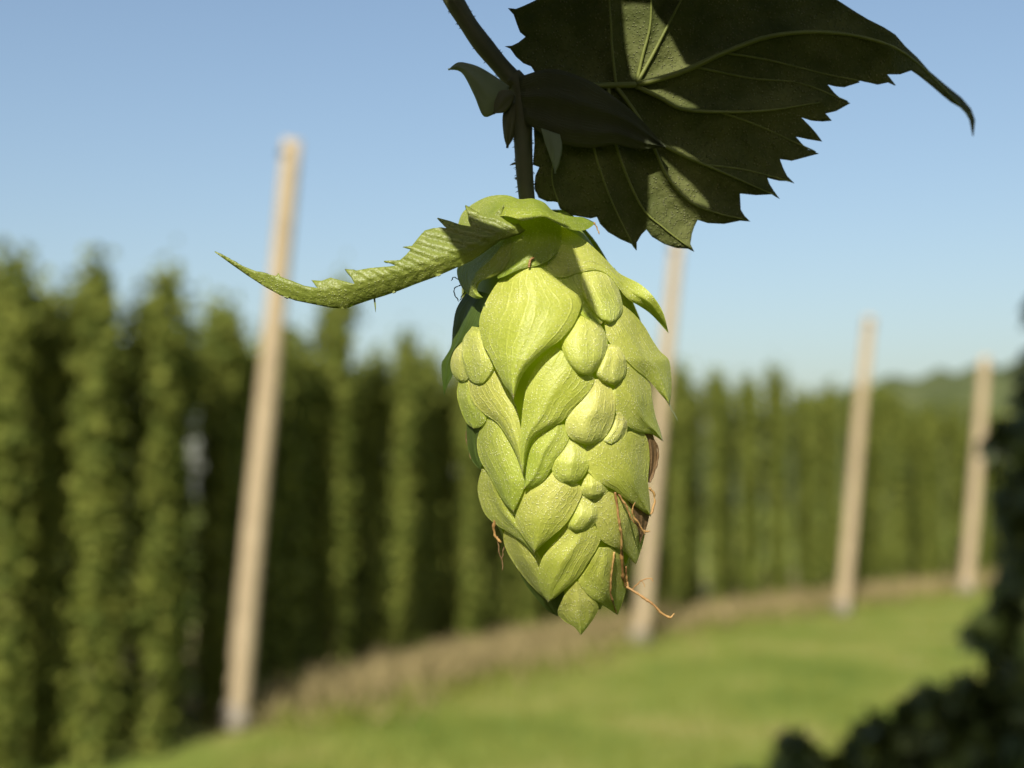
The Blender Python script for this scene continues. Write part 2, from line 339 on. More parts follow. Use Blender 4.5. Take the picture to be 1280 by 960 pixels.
for i, (x, y) in enumerate(front):
    px = 640+x/y*FPX
    k = sum(px > q for q in polepx)
    counts[k] = counts.get(k, 0)+1; c = counts[k]-1
    if k == 0: lab = ['dark leafy hop column cut by the left picture edge', 'broad hop column beside the left edge, left of a dark gap', 'tall hop column between two dark gaps left of the nearest pole', 'hop column directly left of the nearest pale pole'][min(c, 3)]
    else: lab = f'{ORD[c]} leafy hop column to the right of the {names[k-1]}'
    hop_plant(x+rng.normal()*0.08, y+rng.normal()*0.1, i % 5, lab, 'front hop columns along the edge of the hop garden', sc=rng.uniform(0.97, 1.04)*(0.90 if i < 4 else 1.0))
    nb = 7 if i < 8 else (4 if i < 16 else 2)
    for j in range(1, nb+1):
        st_ = 0.85 if i < 16 else 1.3; hop_plant(x+0.2*st_*j+rng.normal()*0.08, y+0.98*st_*j+rng.normal()*0.08, (i+2*j) % 5, 'hop plant deeper in the rows behind the front hop columns', 'hop plants deeper in the rows', sc=rng.uniform(0.82, 0.90) if i < 8 else rng.uniform(0.93, 1.0), wide=1.0)

for i, (x, y) in enumerate([(-6.4, 11.6), (-7.4, 10.6), (-8.4, 9.5), (-9.5, 8.4)]):   # the rows go on past the left edge
    for j in range(7):
        hop_plant(x+0.2*0.9*j+rng.normal()*0.1, y+0.98*0.9*j+rng.normal()*0.1, (i+2*j) % 5, 'hop plant deeper in the rows behind the front hop columns', 'hop plants deeper in the rows', sc=0.95)
# grass and dry weeds (nobody could count the blades)
def blades(name, pts, h, wid, mat):
    n = len(pts); a = rng.uniform(0, 2*math.pi, n); lean = rng.normal(size=(n, 2))*0.35
    hh = h*rng.uniform(0.5, 1.2, n); dx, dy = np.cos(a)*wid/2, np.sin(a)*wid/2
    V = np.zeros((n, 4, 3)); V[:, 0] = np.stack([pts[:, 0]-dx, pts[:, 1]-dy, 0*a], 1); V[:, 1] = np.stack([pts[:, 0]+dx, pts[:, 1]+dy, 0*a], 1)
    V[:, 2] = np.stack([pts[:, 0]+dx*.6+lean[:, 0]*hh*.4, pts[:, 1]+dy*.6+lean[:, 1]*hh*.4, hh*.6], 1); V[:, 3] = np.stack([pts[:, 0]+lean[:, 0]*hh, pts[:, 1]+lean[:, 1]*hh, hh], 1)
    F = [(4*i, 4*i+1, 4*i+2, 4*i+3) for i in range(n)]
    return setp(link_mesh(name, V.reshape(-1, 3), F, mat, smooth=False), kind='stuff')
M_BLADE = leafy('grass_blade', (0.125, 0.155, 0.02), (0.24, 0.25, 0.055), 0.4, (0.22, 0.27, 0.03), nscale=3, bump=0, island=True, rough=0.6, spec=0.2)
M_WEED = leafy('dry_weed', (0.18, 0.15, 0.065), (0.31, 0.25, 0.12), 0.3, (0.3, 0.24, 0.1), nscale=3, bump=0, island=True, rough=0.7, spec=0.2)
n = 90000; yy = 9+45*rng.uniform(0, 1, n)**1.6; xx = rng.uniform(-0.62, 0.85, n)*yy
ex = np.interp(yy, EDGE[:, 1], EDGE[:, 0]); keep = xx > ex+1.0
blades('grass', np.stack([xx, yy], 1)[keep], 0.10, 0.02, M_BLADE)
t = rng.uniform(0, 1, 11000)**0.8*(len(EDGE)-5)+3; ti = t.astype(int); fr = (t-ti)[:, None]
t2 = rng.uniform(3, len(EDGE)-2.01, 7000); t2i = t2.astype(int); f2 = (t2-t2i)[:, None]
blades('grass', EDGE[t2i]*(1-f2)+EDGE[t2i+1]*f2 + rng.normal(size=(7000, 2))*0.6 + np.array((0.8, -0.7)), 0.22, 0.025, M_BLADE)
pts = EDGE[ti]*(1-fr)+EDGE[ti+1]*fr + rng.normal(size=(11000, 2))*(0.35+0.5*rng.uniform(0, 1, (11000, 1))**3) + np.array((0.55, -0.45))
blades('dry_weeds', pts, 0.42, 0.02, M_WEED)

# ------------------------------------------------------------------ near hop row at right (shaded by added, unseen plants)
def near_plant(x, y, clumps, label, n=700, seed=1, H=4.6, lf=(0.08, 0.15)):
    g = np.random.default_rng(seed); root = empty('hop_plant', (x, y, 0)); setp(root, label, 'hop plant', 'hop plants of the near row at right')
    cs, ss = [], []
    for (cx, cy, cz, rx, ry, rz, num) in clumps:
        u = g.normal(size=(num, 3)); u /= np.linalg.norm(u, axis=1)[:, None]; u *= g.uniform(0.2, 1, num)[:, None]**0.5
        cs.append(np.array((cx-x, cy-y, cz))+u*np.array((rx, ry, rz))); ss.append(g.uniform(lf[0], lf[1], num))
    c = np.vstack(cs); od = c*np.array([1, 1, 0]); od /= np.linalg.norm(od, axis=1)[:, None]+1e-6
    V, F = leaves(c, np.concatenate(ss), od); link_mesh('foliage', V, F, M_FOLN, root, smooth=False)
    V, F = bine_mesh(H, 0.012, seed); link_mesh('bine', V, F, M_BINE, root)
def at(px, py, d):
    return CAM + (CR*(px-640)/FPX + CU*(480-py)/FPX + CF)*d
cl = []
for (px, py, rr, num) in [(1345, 600, .17, 420), (1335, 700, .15, 340), (1340, 800, .17, 420), (1335, 500, .12, 220), (1290, 545, .08, 70), (1238, 546, .028, 9), (1302, 385, .035, 20), (1320, 900, .17, 380), (1200, 885, .06, 60), (1150, 915, .06, 60), (1085, 935, .06, 46), (990, 945, .05, 26), (1262, 640, .05, 40), (1262, 740, .05, 40), (1255, 890, .09, 130), (1205, 940, .10, 130), (1150, 875, .03, 10), (1110, 965, .07, 60), (1050, 975, .05, 26), (985, 960, .05, 22), (930, 990, .05, 14), (1280, 985, .2, 400), (1190, 1010, .14, 220), (1070, 1010, .09, 80), (1240, 800, .05, 30)]:
    p = at(px, py, 3.3); cl.append((p.x, p.y, p.z, rr, rr*1.3, rr*1.05, num))
cl.append((1.55, 3.4, 1.0, .35, .35, .9, 300)); cl.append((1.6, 3.4, 3.6, .2, .35, .9, 160))
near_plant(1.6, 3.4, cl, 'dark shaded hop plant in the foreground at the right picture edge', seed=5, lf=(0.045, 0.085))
# unseen plant added above and beside the frame, crown shaped to shade the foreground
cl = [(0.95, 1.5, 4.3, .75, .8, .5, 700), (0.25, 1.55, 4.35, .55, .6, .45, 420), (1.15, 2.0, 4.3, .6, .6, .5, 380), (1.15, 1.25, 2.2, .2, .2, 1.8, 350)]
near_plant(1.15, 1.3, cl, 'hop plant added outside the frame, its crown arching overhead to cast shade', seed=6)

cl = [(-0.75, 0.75, 4.25, .7, .9, .45, 620), (-0.3, 0.0, 4.3, .7, .5, .45, 420), (0.9, 0.2, 4.3, .8, .6, .5, 520), (1.25, 0.3, 2.3, .25, .5, 1.6, 450)]
near_plant(1.2, 0.2, cl, 'added unseen hop plant beside the camera, its crown blocking skylight', seed=8)  # added out of view; its crown closes off skylight above the camera
cl = [(-1.1, -0.95, 1.6, .6, .3, 1.55, 1100), (-0.3, -1.05, 1.6, .6, .3, 1.58, 1100), (0.5, -1.0, 1.55, .6, .3, 1.5, 900)]
near_plant(-0.3, -1.0, cl, 'added unseen low hop foliage behind the camera, blocking bounce light', seed=9, H=2.4)  # added unseen foliage that stops bounce light from behind and below
cl = [(-1.2, -0.35, 2.1, .25, .6, 2.1, 1100), (-0.2, -1.3, 4.4, 1.5, .4, .55, 1700), (-0.98, -1.2, 3.3, .36, .4, .9, 800), (0.5, -1.2, 3.3, .42, .4, .9, 900), (-1.2, -0.1, 4.2, .6, .8, .5, 600)]
near_plant(-1.2, -0.5, cl, 'added unseen hop foliage left of and behind the camera, narrowing the gap for the sun', seed=12)  # added unseen; clumps leave only a gap for sun on the cone
cl = [(1.3, -0.8, 2.2, .5, .4, 2.0, 800), (-1.7, -0.5, 1.5, .4, .6, 1.4, 500)]
near_plant(1.3, -0.8, cl, 'added unseen hop plant behind the camera on its right, blocking light', seed=10)  # added out of view to keep stray light off the big leaf

# ------------------------------------------------------------------ THE HOP SHOOT
ORG = Vector(P(655, 105, -10))
shoot = empty('hop_shoot', ORG)
setp(shoot, 'sharp pale green hop cone hanging on its stem under a dark serrated leaf', 'hop shoot')

# cone body in photo pixels: y -> centre x, half width
TY = [225, 245, 270, 300, 350, 400, 450, 500, 550, 600, 650, 700, 750, 790, 815]
TX = [658, 660, 664, 670, 680, 688, 694, 698, 702, 706, 710, 714, 720, 726, 728]
TW = [30, 42, 58, 80, 104, 117, 124, 121, 113, 105, 91, 71, 43, 14, 4]
def body(x, y, k=1.0):
    xc = np.interp(y, TY, TX); wd = np.interp(y, TY, TW)
    u = np.abs(x-xc)/wd
    zin = np.sqrt(np.clip(1-np.minimum(u, 0.9)**2, 0, 1)); zout = zin - np.clip(u-0.9, 0, None)*1.5
    return wd*zout*k
RX0, RY0, RW, RH = 530, 225, 340, 590
gx, gy = np.meshgrid(np.arange(RW)+RX0, np.arange(RH)+RY0)
HM = body(gx, gy)*0.86
HM[body(gx, gy) <= 0] = -200
def blur2(a, n, it=3):
    for _ in range(it):
        for ax in (0, 1):
            p = np.pad(a, [(n, n) if i == ax else (0, 0) for i in (0, 1)], mode='edge')
            c = np.cumsum(p, axis=ax); z = np.zeros_like(np.take(c, [0], ax)); c = np.concatenate([z, c], ax)
            L = a.shape[ax]
            a = (np.take(c, np.arange(L)+2*n+1, ax)-np.take(c, np.arange(L), ax))/(2*n+1)
    return a
def upsample(a, f):
    n, m = a.shape
    i = np.linspace(0, n-1, (n-1)*f+1); j = np.linspace(0, m-1, (m-1)*f+1)
    t = np.array([np.interp(i, np.arange(n), a[:, k]) for k in range(m)]).T
    return np.array([np.interp(j, np.arange(m), t[k]) for k in range(len(i))])
cone = None
def bract(name, left, right, lift=16, dome=12, base=-4, pw=1.5, seed=False, mat=None, thick=1.5, keel=2.0, soft=False, NS=44, NT=26, absz=None, gap=1.0, label=None, curl=0.0, parent=None, tilt=0.0, tipturn=0.0):
    l = catmull(left, NS); r = catmull(right, NS)
    s = np.linspace(0, 1, NS)[:, None]*np.ones((1, NT)); t = np.linspace(0, 1, NT)[None]*np.ones((NS, 1))
    X = l[:, None, 0]*(1-t)+r[:, None, 0]*t; Y = l[:, None, 1]*(1-t)+r[:, None, 1]*t
    q = 2*t-1; prof = 1-q**2
    if absz is not None:
        z = absz(X, Y, s, t) + dome*prof*np.sin(np.pi*np.clip(s*0.85+0.1, 0, 1))
    else:
        b = body(X, Y)
        if seed:
            if soft:
                sp = 0.95*np.clip(prof, 0, 1)**1.25*np.clip(s/0.45, 0, 1)**1.5*np.sqrt(np.clip((1-s)/0.30, 0, 1))
            else: sp = np.sqrt(np.clip(prof, 0, 1))*np.sqrt(np.clip(1-((s-0.55)/0.46)**2, 0, 1))
            z = b + base + lift*s**pw*0.5 + 0.8*dome*sp
        else:
            z = b + base + lift*1.15*s**pw*(0.78+0.22*prof) + 0.62*dome*prof*np.sin(np.pi*np.clip(0.12+s*0.8, 0, 1)) + keel*np.exp(-(q/0.16)**2)*np.sin(np.pi*np.clip(0.1+0.85*s, 0, 1)) - curl*q**6*s + tilt*t*np.sin(np.pi*np.clip(0.15+0.8*s, 0, 1)) + tipturn*t*np.clip((s-0.62)/0.14, 0, 1)
        ix = np.clip(np.round(X-RX0).astype(int), 0, RW-1); iy = np.clip(np.round(Y-RY0).astype(int), 0, RH-1)
        need = HM[iy, ix]+gap
        d = np.maximum(0, need-z)
        if d.max() > 0:
            dd = d.copy()
            for _ in range(2):           # dilate then blur: drape over what lies beneath
                p = np.pad(dd, 1, mode='edge'); dd = np.max([p[1:-1, 1:-1], p[:-2, 1:-1], p[2:, 1:-1], p[1:-1, :-2], p[1:-1, 2:]], axis=0)
            z = z + np.maximum(blur2(dd, 2), d*0.98) if not soft else z + np.maximum(blur2(dd, 3), d)
            z = blur2(z, 1, 3 if soft else 1)
    # low-frequency waviness so no two bracts are alike
    ph = rng.uniform(0, 6.28, 4); z = z + 0.9*np.sin(q*3.1+ph[0]+4*s)*s + 0.7*np.sin(q*7+ph[1]+2*s)*np.sin(np.pi*s)
    f = 4; XU, YU, ZU = upsample(X, f), upsample(Y, f), upsample(z, f)
    ix = np.round(XU-RX0).astype(int).ravel(); iy = np.round(YU-RY0).astype(int).ravel(); ok = (ix >= 0) & (ix < RW) & (iy >= 0) & (iy < RH)
    np.maximum.at(HM, (iy[ok], ix[ok]), ZU.ravel()[ok])
    V = P(X, Y, z).reshape(-1, 3)
    i, j = np.meshgrid(np.arange(NS-1), np.arange(NT-1), indexing='ij'); a = (i*NT+j).ravel()
    F = np.stack([a, a+1, a+NT+1, a+NT], 1)
    # make the faces look at the lens (solidify then thickens inwards)
    n = np.cross(V[F[:, 1]]-V[F[:, 0]], V[F[:, 3]]-V[F[:, 0]]).sum(0)
    if n @ np.array(CF) > 0: F = F[:, ::-1]
    uv = np.stack([t.ravel(), s.ravel()], 1)
    o = link_mesh(name, V, F, mat or (M_SEED if seed else M_BRACT), parent or cone, ORG, uv=uv)
    if parent is not None: solid(o, thick*PXM)      # bracts of the cone are left as the thin papery sheets they are
    if label: o['label'] = label
    return o

# --- core of the cone (a full solid of revolution in depth)
cv, cf = [], []; ys = np.linspace(266, 762, 44); SEG = 36
for yq in ys:
    xc, wd = np.interp(yq, TY, TX), np.interp(yq, TY, TW)*0.84
    th = np.arange(SEG)*2*math.pi/SEG
    for k in th: cv.append(P(xc+wd*math.cos(k), yq, wd*math.sin(k)))
for i in range(len(ys)-1):
    for k in range(SEG): cf.append((i*SEG+k, i*SEG+(k+1) % SEG, (i+1)*SEG+(k+1) % SEG, (i+1)*SEG+k))
cf.append(tuple(range(SEG))[::-1]); cf.append(tuple((len(ys)-1)*SEG+k for k in range(SEG)))
M_CORE = leafy('cone_core', (0.30, 0.38, 0.04), (0.40, 0.48, 0.07), 0.15, (0.2, 0.3, 0.02), nscale=900)
cone = link_mesh('hop_cone', np.array(cv), cf, M_CORE, shoot, ORG)

# --- bracts of the far side (never traced, but the cone is whole)
def back_bract(y0, th, length, width):
    NS, NT = 16, 12; V = []; uv = []
    for a in range(NS):
        s = a/(NS-1); yq = y0+length*s
        wprof = width*math.sin(math.pi*min(1, 0.30+0.70*s))**0.8 if s < 0.999 else 0.0
        for b in range(NT):
            q = 2*b/(NT-1)-1
            wd = np.interp(yq, TY, TW)*0.92 + 4 + 13*s**1.4*(1-0.5*q*q) + 5*(1-q*q)
            k = th+q*wprof; xc = np.interp(yq, TY, TX)
            V.append(P(xc+wd*math.cos(k), yq, wd*math.sin(k))); uv.append((b/(NT-1), s))
    F = [(a*NT+b, a*NT+b+1, (a+1)*NT+b+1, (a+1)*NT+b) for a in range(NS-1) for b in range(NT-1)]
    return link_mesh('bract', np.array(V), F, M_BRACT, cone, ORG, uv=uv)
for r_, y0 in enumerate((262, 335, 410, 485, 560, 630)):
    for k in range(5):
        th = math.pi + math.pi*(0.17+0.66*((k+0.5*(r_ % 2))/4.6))
        back_bract(y0, th, 130 if y0 < 600 else 110, 0.44)

B = bract
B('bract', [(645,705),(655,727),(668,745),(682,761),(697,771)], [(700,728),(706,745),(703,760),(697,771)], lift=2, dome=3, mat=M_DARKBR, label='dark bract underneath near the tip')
B('bract', [(715,726),(705,745),(697,765),(705,776),(718,784),(726,794)], [(728,728),(738,745),(748,758),(744,770),(735,783),(726,794)], lift=6, dome=5, base=0)
B('bract', [(748,684),(735,703),(723,720),(726,732),(740,748),(757,759),(772,769)], [(765,684),(778,698),(784,715),(783,735),(778,753),(772,769)], lift=8, dome=7)
B('bract', [(632,656),(629,672),(634,690),(645,708),(657,724),(669,737),(683,750)], [(655,656),(666,680),(676,698),(683,712),(684,728),(685,742),(684,750)], lift=10, dome=5)
B('bract', [(707,654),(695,675),(682,690),(674,708),(672,722),(676,738),(685,753)], [(742,654),(751,670),(746,685),(734,705),(722,722),(708,735),(696,746),(685,753)], lift=14, dome=10)
B('bract', [(735,618),(742,645),(747,662),(752,675),(765,683),(780,690),(795,706)], [(772,612),(792,632),(806,648),(806,668),(803,682),(799,695),(795,706)], lift=8, dome=8)
B('seed_bract', [(722,618),(714,640),(707,655),(712,662),(722,665)], [(740,620),(748,640),(745,652),(735,662),(722,665)], lift=5, dome=13, seed=True, soft=True, gap=0.3)
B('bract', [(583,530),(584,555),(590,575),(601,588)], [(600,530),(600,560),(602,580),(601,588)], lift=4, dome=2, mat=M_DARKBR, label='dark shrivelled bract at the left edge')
B('bract', [(602,586),(597,608),(600,628),(608,645),(622,657),(640,668),(656,680),(668,694)], [(620,588),(632,608),(644,626),(654,643),(660,660),(665,676),(668,694)], lift=12, dome=6)
B('bract', [(690,590),(670,603),(654,615),(646,635),(644,650),(652,668),(668,691)], [(715,598),(728,612),(722,630),(712,648),(702,660),(688,672),(668,691)], lift=20, dome=12)
B('seed_bract', [(735,588),(729,602),(726,612),(732,621),(742,624)], [(742,587),(752,594),(760,606),(758,616),(742,624)], lift=3, dome=14, seed=True, soft=True, gap=0.3)
B('dried_bract', [(806,542),(809,570),(808,600),(812,603)], [(816,542),(821,562),(820,585),(812,603)], lift=4, dome=3, mat=M_BROWN, base=-12, label='brown dried bract at the right edge')
B('dried_bract', [(780,618),(792,640),(797,660),(800,680)], [(808,618),(812,640),(808,660),(800,680)], lift=1, dome=2, mat=M_BROWN, base=-8, label='dark brown dried bract below the right tip')
B('bract', [(733,552),(731,580),(740,595),(757,607),(770,614),(785,626),(800,637),(814,646)], [(775,542),(795,538),(808,546),(812,570),(810,600),(812,622),(814,646)], lift=14, dome=10)
B('seed_bract', [(706,548),(698,565),(690,580),(692,593),(701,602),(713,605)], [(722,549),(731,561),(736,578),(733,590),(724,601),(713,605)], lift=6, dome=17, seed=True, soft=True, gap=0.3)
B('bract', [(608,522),(599,540),(596,555),(600,575),(612,595),(622,614),(632,630),(642,641)], [(622,524),(633,540),(644,560),(652,582),(656,600),(654,613),(648,627),(642,641)], lift=16, dome=9, keel=2)
B('bract', [(690,528),(672,541),(663,553),(658,575),(655,595),(655,611)], [(705,530),(711,545),(705,560),(694,574),(688,588),(678,602),(666,609),(655,611)], lift=10, dome=10)
B('bract', [(575,472),(571,490),(575,510),(583,528),(592,536)], [(592,474),(598,500),(607,515),(607,526),(600,534),(592,536)], lift=8, dome=7)
B('bract', [(584,464),(586,485),(592,503),(605,517),(622,529),(635,548),(645,568),(654,595)], [(616,450),(626,463),(637,487),(646,510),(651,537),(653,560),(654,595)], lift=17, dome=9, keel=2)
B('bract', [(770,476),(764,500),(772,520),(784,532),(800,540),(815,543),(829,552)], [(780,448),(800,464),(812,480),(816,503),(820,522),(825,537),(829,552)], lift=10, dome=9)
B('seed_bract', [(772,515),(762,535),(752,548),(756,554),(765,555)], [(775,515),(783,525),(784,538),(779,549),(765,555)], lift=4, dome=10, seed=True, soft=True, gap=0.3)
B('seed_bract', [(738,474),(728,497),(716,512),(707,527),(708,540),(716,550),(732,556)], [(754,474),(767,490),(769,512),(765,530),(757,545),(745,554),(732,556)], lift=6, dome=20, seed=True, soft=True, gap=0.3)
B('bract', [(693,432),(673,453),(661,475),(655,500),(652,525),(651,545),(651,570),(654,592)], [(733,460),(743,474),(733,493),(717,510),(704,526),(688,535),(673,543),(664,552),(658,570),(654,592)], lift=14, dome=14)
B('bract', [(755,402),(760,425),(773,440),(783,450),(795,462),(808,472),(816,481),(825,492),(832,500),(837,508)], [(777,380),(791,391),(805,407),(815,424),(825,439),(836,450),(839,470),(839,490),(837,508)], lift=14, dome=8, keel=3)
B('seed_bract', [(757,430),(751,450),(745,466),(752,476),(768,482)], [(771,431),(781,445),(783,460),(779,473),(768,482)], lift=4, dome=15, seed=True)
B('seed_bract', [(724,386),(712,406),(702,425),(704,440),(712,455),(722,466),(732,469)], [(730,386),(744,400),(754,411),(759,425),(757,440),(750,455),(741,467),(732,469)], lift=8, dome=20, seed=True)
B('bract', [(587,360),(571,385),(566,410),(564,432),(556,447),(552,455),(553,475),(555,495)], [(612,368),(606,390),(596,410),(582,428),(570,442),(566,468),(560,480),(555,495)], lift=4, dome=4, base=-14, mat=M_DARKBR, label='bract at the upper left edge, its shade painted dark green')
B('seed_bract', [(577,428),(567,440),(563,455),(566,468),(572,475),(580,477)], [(584,428),(588,445),(589,460),(587,472),(580,477)], lift=3, dome=12, seed=True)
B('seed_bract', [(590,408),(579,424),(577,445),(581,462),(588,476),(598,481)], [(604,410),(612,432),(618,450),(618,460),(613,470),(606,478),(598,481)], lift=4, dome=15, seed=True)
B('bract', [(680,318),(706,366),(728,394),(752,405)], [(740,318),(752,355),(768,385),(752,405)], lift=3, dome=4, base=-6)
B('seed_bract', [(728,332),(727,360),(735,380),(748,397),(762,404)], [(747,331),(767,348),(776,370),(778,388),(771,400),(762,404)], lift=8, dome=14, seed=True)
B('bract', [(662,322),(696,346),(727,340),(747,338),(762,345),(775,362),(785,374),(800,383),(815,394),(836,417)], [(666,276),(700,283),(725,296),(745,312),(760,327),(775,342),(800,355),(817,371),(829,391),(836,417)], lift=2, dome=7, base=0, tipturn=46)
B('bract', [(655,324),(638,336),(620,356),(606,380),(599,402),(602,425),(612,446),(621,463),(629,479),(637,490),(642,500)], [(667,324),(690,343),(708,358),(723,369),(727,379),(722,395),(714,410),(700,425),(688,434),(675,444),(661,458),(652,471),(647,483),(642,500)], lift=24, dome=22, base=2, NS=60, NT=36)
# collar at the top
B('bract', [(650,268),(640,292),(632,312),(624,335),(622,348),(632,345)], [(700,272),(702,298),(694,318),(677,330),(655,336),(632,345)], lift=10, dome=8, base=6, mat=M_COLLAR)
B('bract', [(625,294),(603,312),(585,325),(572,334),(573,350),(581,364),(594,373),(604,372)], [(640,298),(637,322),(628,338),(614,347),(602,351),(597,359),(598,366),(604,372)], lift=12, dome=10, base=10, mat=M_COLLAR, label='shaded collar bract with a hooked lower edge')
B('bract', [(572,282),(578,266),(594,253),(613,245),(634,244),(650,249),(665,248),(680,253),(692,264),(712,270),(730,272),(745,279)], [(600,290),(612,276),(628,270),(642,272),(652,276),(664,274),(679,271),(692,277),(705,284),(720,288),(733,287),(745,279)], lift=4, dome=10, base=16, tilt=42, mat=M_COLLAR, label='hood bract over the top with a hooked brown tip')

# ------------------------------------------------------------------ flat leaves from outlines
def inside(pts, poly):
    x, y = pts[:, 0], pts[:, 1]; c = np.zeros(len(pts), bool); n = len(poly); j = n-1
    for i in range(n):
        xi, yi = poly[i]; xj, yj = poly[j]
        hit = ((yi > y) != (yj > y)) & (x < (xj-xi)*(y-yi)/((yj-yi) or 1e-9)+xi)
        c ^= hit; j = i
    return c
def seg_dist(x, y, line):
    best = np.full(np.shape(x), 1e9); par = np.zeros(np.shape(x)); side = np.zeros(np.shape(x)); cum = 0
    for (ax, ay), (bx, by) in zip(line[:-1], line[1:]):
        L2 = (bx-ax)**2+(by-ay)**2; t = np.clip(((x-ax)*(bx-ax)+(y-ay)*(by-ay))/L2, 0, 1)
        d = np.hypot(x-ax-t*(bx-ax), y-ay-t*(by-ay)); m = d < best
        best = np.where(m, d, best); par = np.where(m, cum+t*math.sqrt(L2), par)
        side = np.where(m, np.sign((bx-ax)*(y-ay)-(by-ay)*(x-ax)), side); cum += math.sqrt(L2)
    return best, par, side
def outline_leaf(name, poly, zf, step, mat, parent, holes=(), shift=None, thick=2.0, label=None, extra=None):
    poly = [tuple(p) for p in poly]
    def dens(pl):
        out = []
        for a, b in zip(pl, pl[1:]+pl[:1]):
            n = max(1, int(math.hypot(b[0]-a[0], b[1]-a[1])/step))
            for k in range(n): out.append((a[0]+(b[0]-a[0])*k/n, a[1]+(b[1]-a[1])*k/n))
        return out
    loops = [dens(poly)]+[dens([tuple(q) for q in h]) for h in holes]
    pts, edges = [], []
    for lp in loops:
        b = len(pts); pts += lp; edges += [(b+i, b+(i+1) % len(lp)) for i in range(len(lp))]
    a = np.array(poly); x0, y0 = a.min(0); x1, y1 = a.max(0)
    gx_, gy_ = np.meshgrid(np.arange(x0, x1, step), np.arange(y0, y1, step*0.87)); gx_[1::2] += step/2
    g = np.stack([gx_.ravel(), gy_.ravel()], 1)+rng.normal(size=(gx_.size, 2))*step*0.08
    ok = inside(g, poly)
    for h in holes: ok &= ~inside(g, h)
    allb = np.array(pts)
    g = g[ok]
    dmin = np.array([np.min((allb[:, 0]-q[0])**2+(allb[:, 1]-q[1])**2) for q in g]); g = g[dmin > (0.45*step)**2]
    vs = [Vector(p) for p in pts]+[Vector(tuple(q)) for q in g]
    ov, oe, of, *_ = delaunay_2d_cdt(vs, edges, [], 0, 1e-4)
    v2 = np.array([(q.x, q.y) for q in ov]); F = np.array([f for f in of if len(f) == 3])
    cen = v2[F].mean(1); k = inside(cen, poly)
    for h in holes: k &= ~inside(cen, h)
    F = F[k]; z = zf(v2[:, 0], v2[:, 1])
    V = P(v2[:, 0], v2[:, 1], z)
    if shift is not None: V = V+np.array(shift)
    nn = np.cross(V[F[:, 1]]-V[F[:, 0]], V[F[:, 2]]-V[F[:, 0]]); flip = nn @ np.array(CF) > 0
    F[flip] = F[flip][:, ::-1]
    faces = [tuple(f) for f in F]; fm = [0]*len(faces); mats = [mat]
    if extra:
        mats.append(extra[0])
        for (tv, tf) in extra[1]:
            b = len(V); V = np.vstack([V, tv]); faces += [tuple(b+i for i in f) for f in tf]; fm += [1]*len(tf)
    uv = np.stack([(V[:, 0]-V[:, 0].min()), (V[:, 2]-V[:, 2].min())], 1)
    o = link_mesh(name, V, faces, mats, parent, ORG, fmat=fm, uv=uv)
    solid(o, thick*PXM)
    if label: o['label'] = label
    return o

# --- the small serrated bract leaf reaching left
ARM = [(268,315),(280,319),(300,331),(320,339),(345,345),(348,341),(351,346),(365,351),(380,357),(397,360),(389,350),(402,351),(413,347),(428,351),(443,355),(438,345),(431,336),(446,338),(462,335),(486,333),(494,332),(480,326),(500,325),(508,318),(513,312),(503,309),(515,307),(523,297),(531,288),(542,285),(558,285),(553,278),(547,272),(562,276),(576,281),(588,283),(585,270),(582,256),(597,265),(608,272),(616,272),(622,264),(630,255),(627,268),(634,277),(648,280),(657,288),(650,293),(625,301),(605,316),(590,326),(570,335),(545,346),(520,355),(500,363),(480,370),(463,375),(445,381),(432,386),(415,385),(395,381),(370,376),(350,369),(330,358),(310,345),(290,331)]
ARMMID = [(657,287),(620,300),(585,316),(545,331),(500,345),(460,356),(425,367),(390,371),(350,359),(310,338),(268,315)]
def zarm(x, y):
    d, par, side = seg_dist(x, y, ARMMID)
    zm = 92 + 34*np.sin(np.clip(par/400, 0, 1)*math.pi*0.9) - 26*np.clip((par-120)/280, 0, 1)
    up = side*1.0      # one half lies above the midrib
    sgn = np.where(y < np.interp(x, [p[0] for p in ARMMID[::-1]], [p[1] for p in ARMMID[::-1]]), 1, -1)
    ph = (par-1.15*d)*0.17+1.3*np.sin(par*0.031); wav = (np.abs(np.sin(ph/1.0))-0.6)*np.clip(d/7, 0, 1)*3.8*np.where(sgn > 0, 1, 0.3)*np.clip((320-par)/170, 0.2, 1) + 0.4*np.sin(x*0.37+2*np.sin(y*.11))*np.sin(y*0.43+x*.1)
    z = zm + np.where(sgn > 0, 0.55*np.minimum(d, 7)-0.36*np.clip(d-7, 0, None), -(0.34-0.20*np.clip((par-150)/110, 0, 1))*d - 0.02*d**2) + wav
    return z + 1.8*np.exp(-(d/1.8)**2)
outline_leaf('serrated_bract', ARM, zarm, 3.0, M_ARM, shoot, thick=2.5, label='narrow serrated bract leaf reaching left from the cone top')
V, F = tube(P([468, 469, 469.5], [373, 382, 390], [100, 101, 102]), np.array([1.2, .9, .2])*PXM, 6)
link_mesh('bristle', V, F, M_ARM, shoot, ORG)

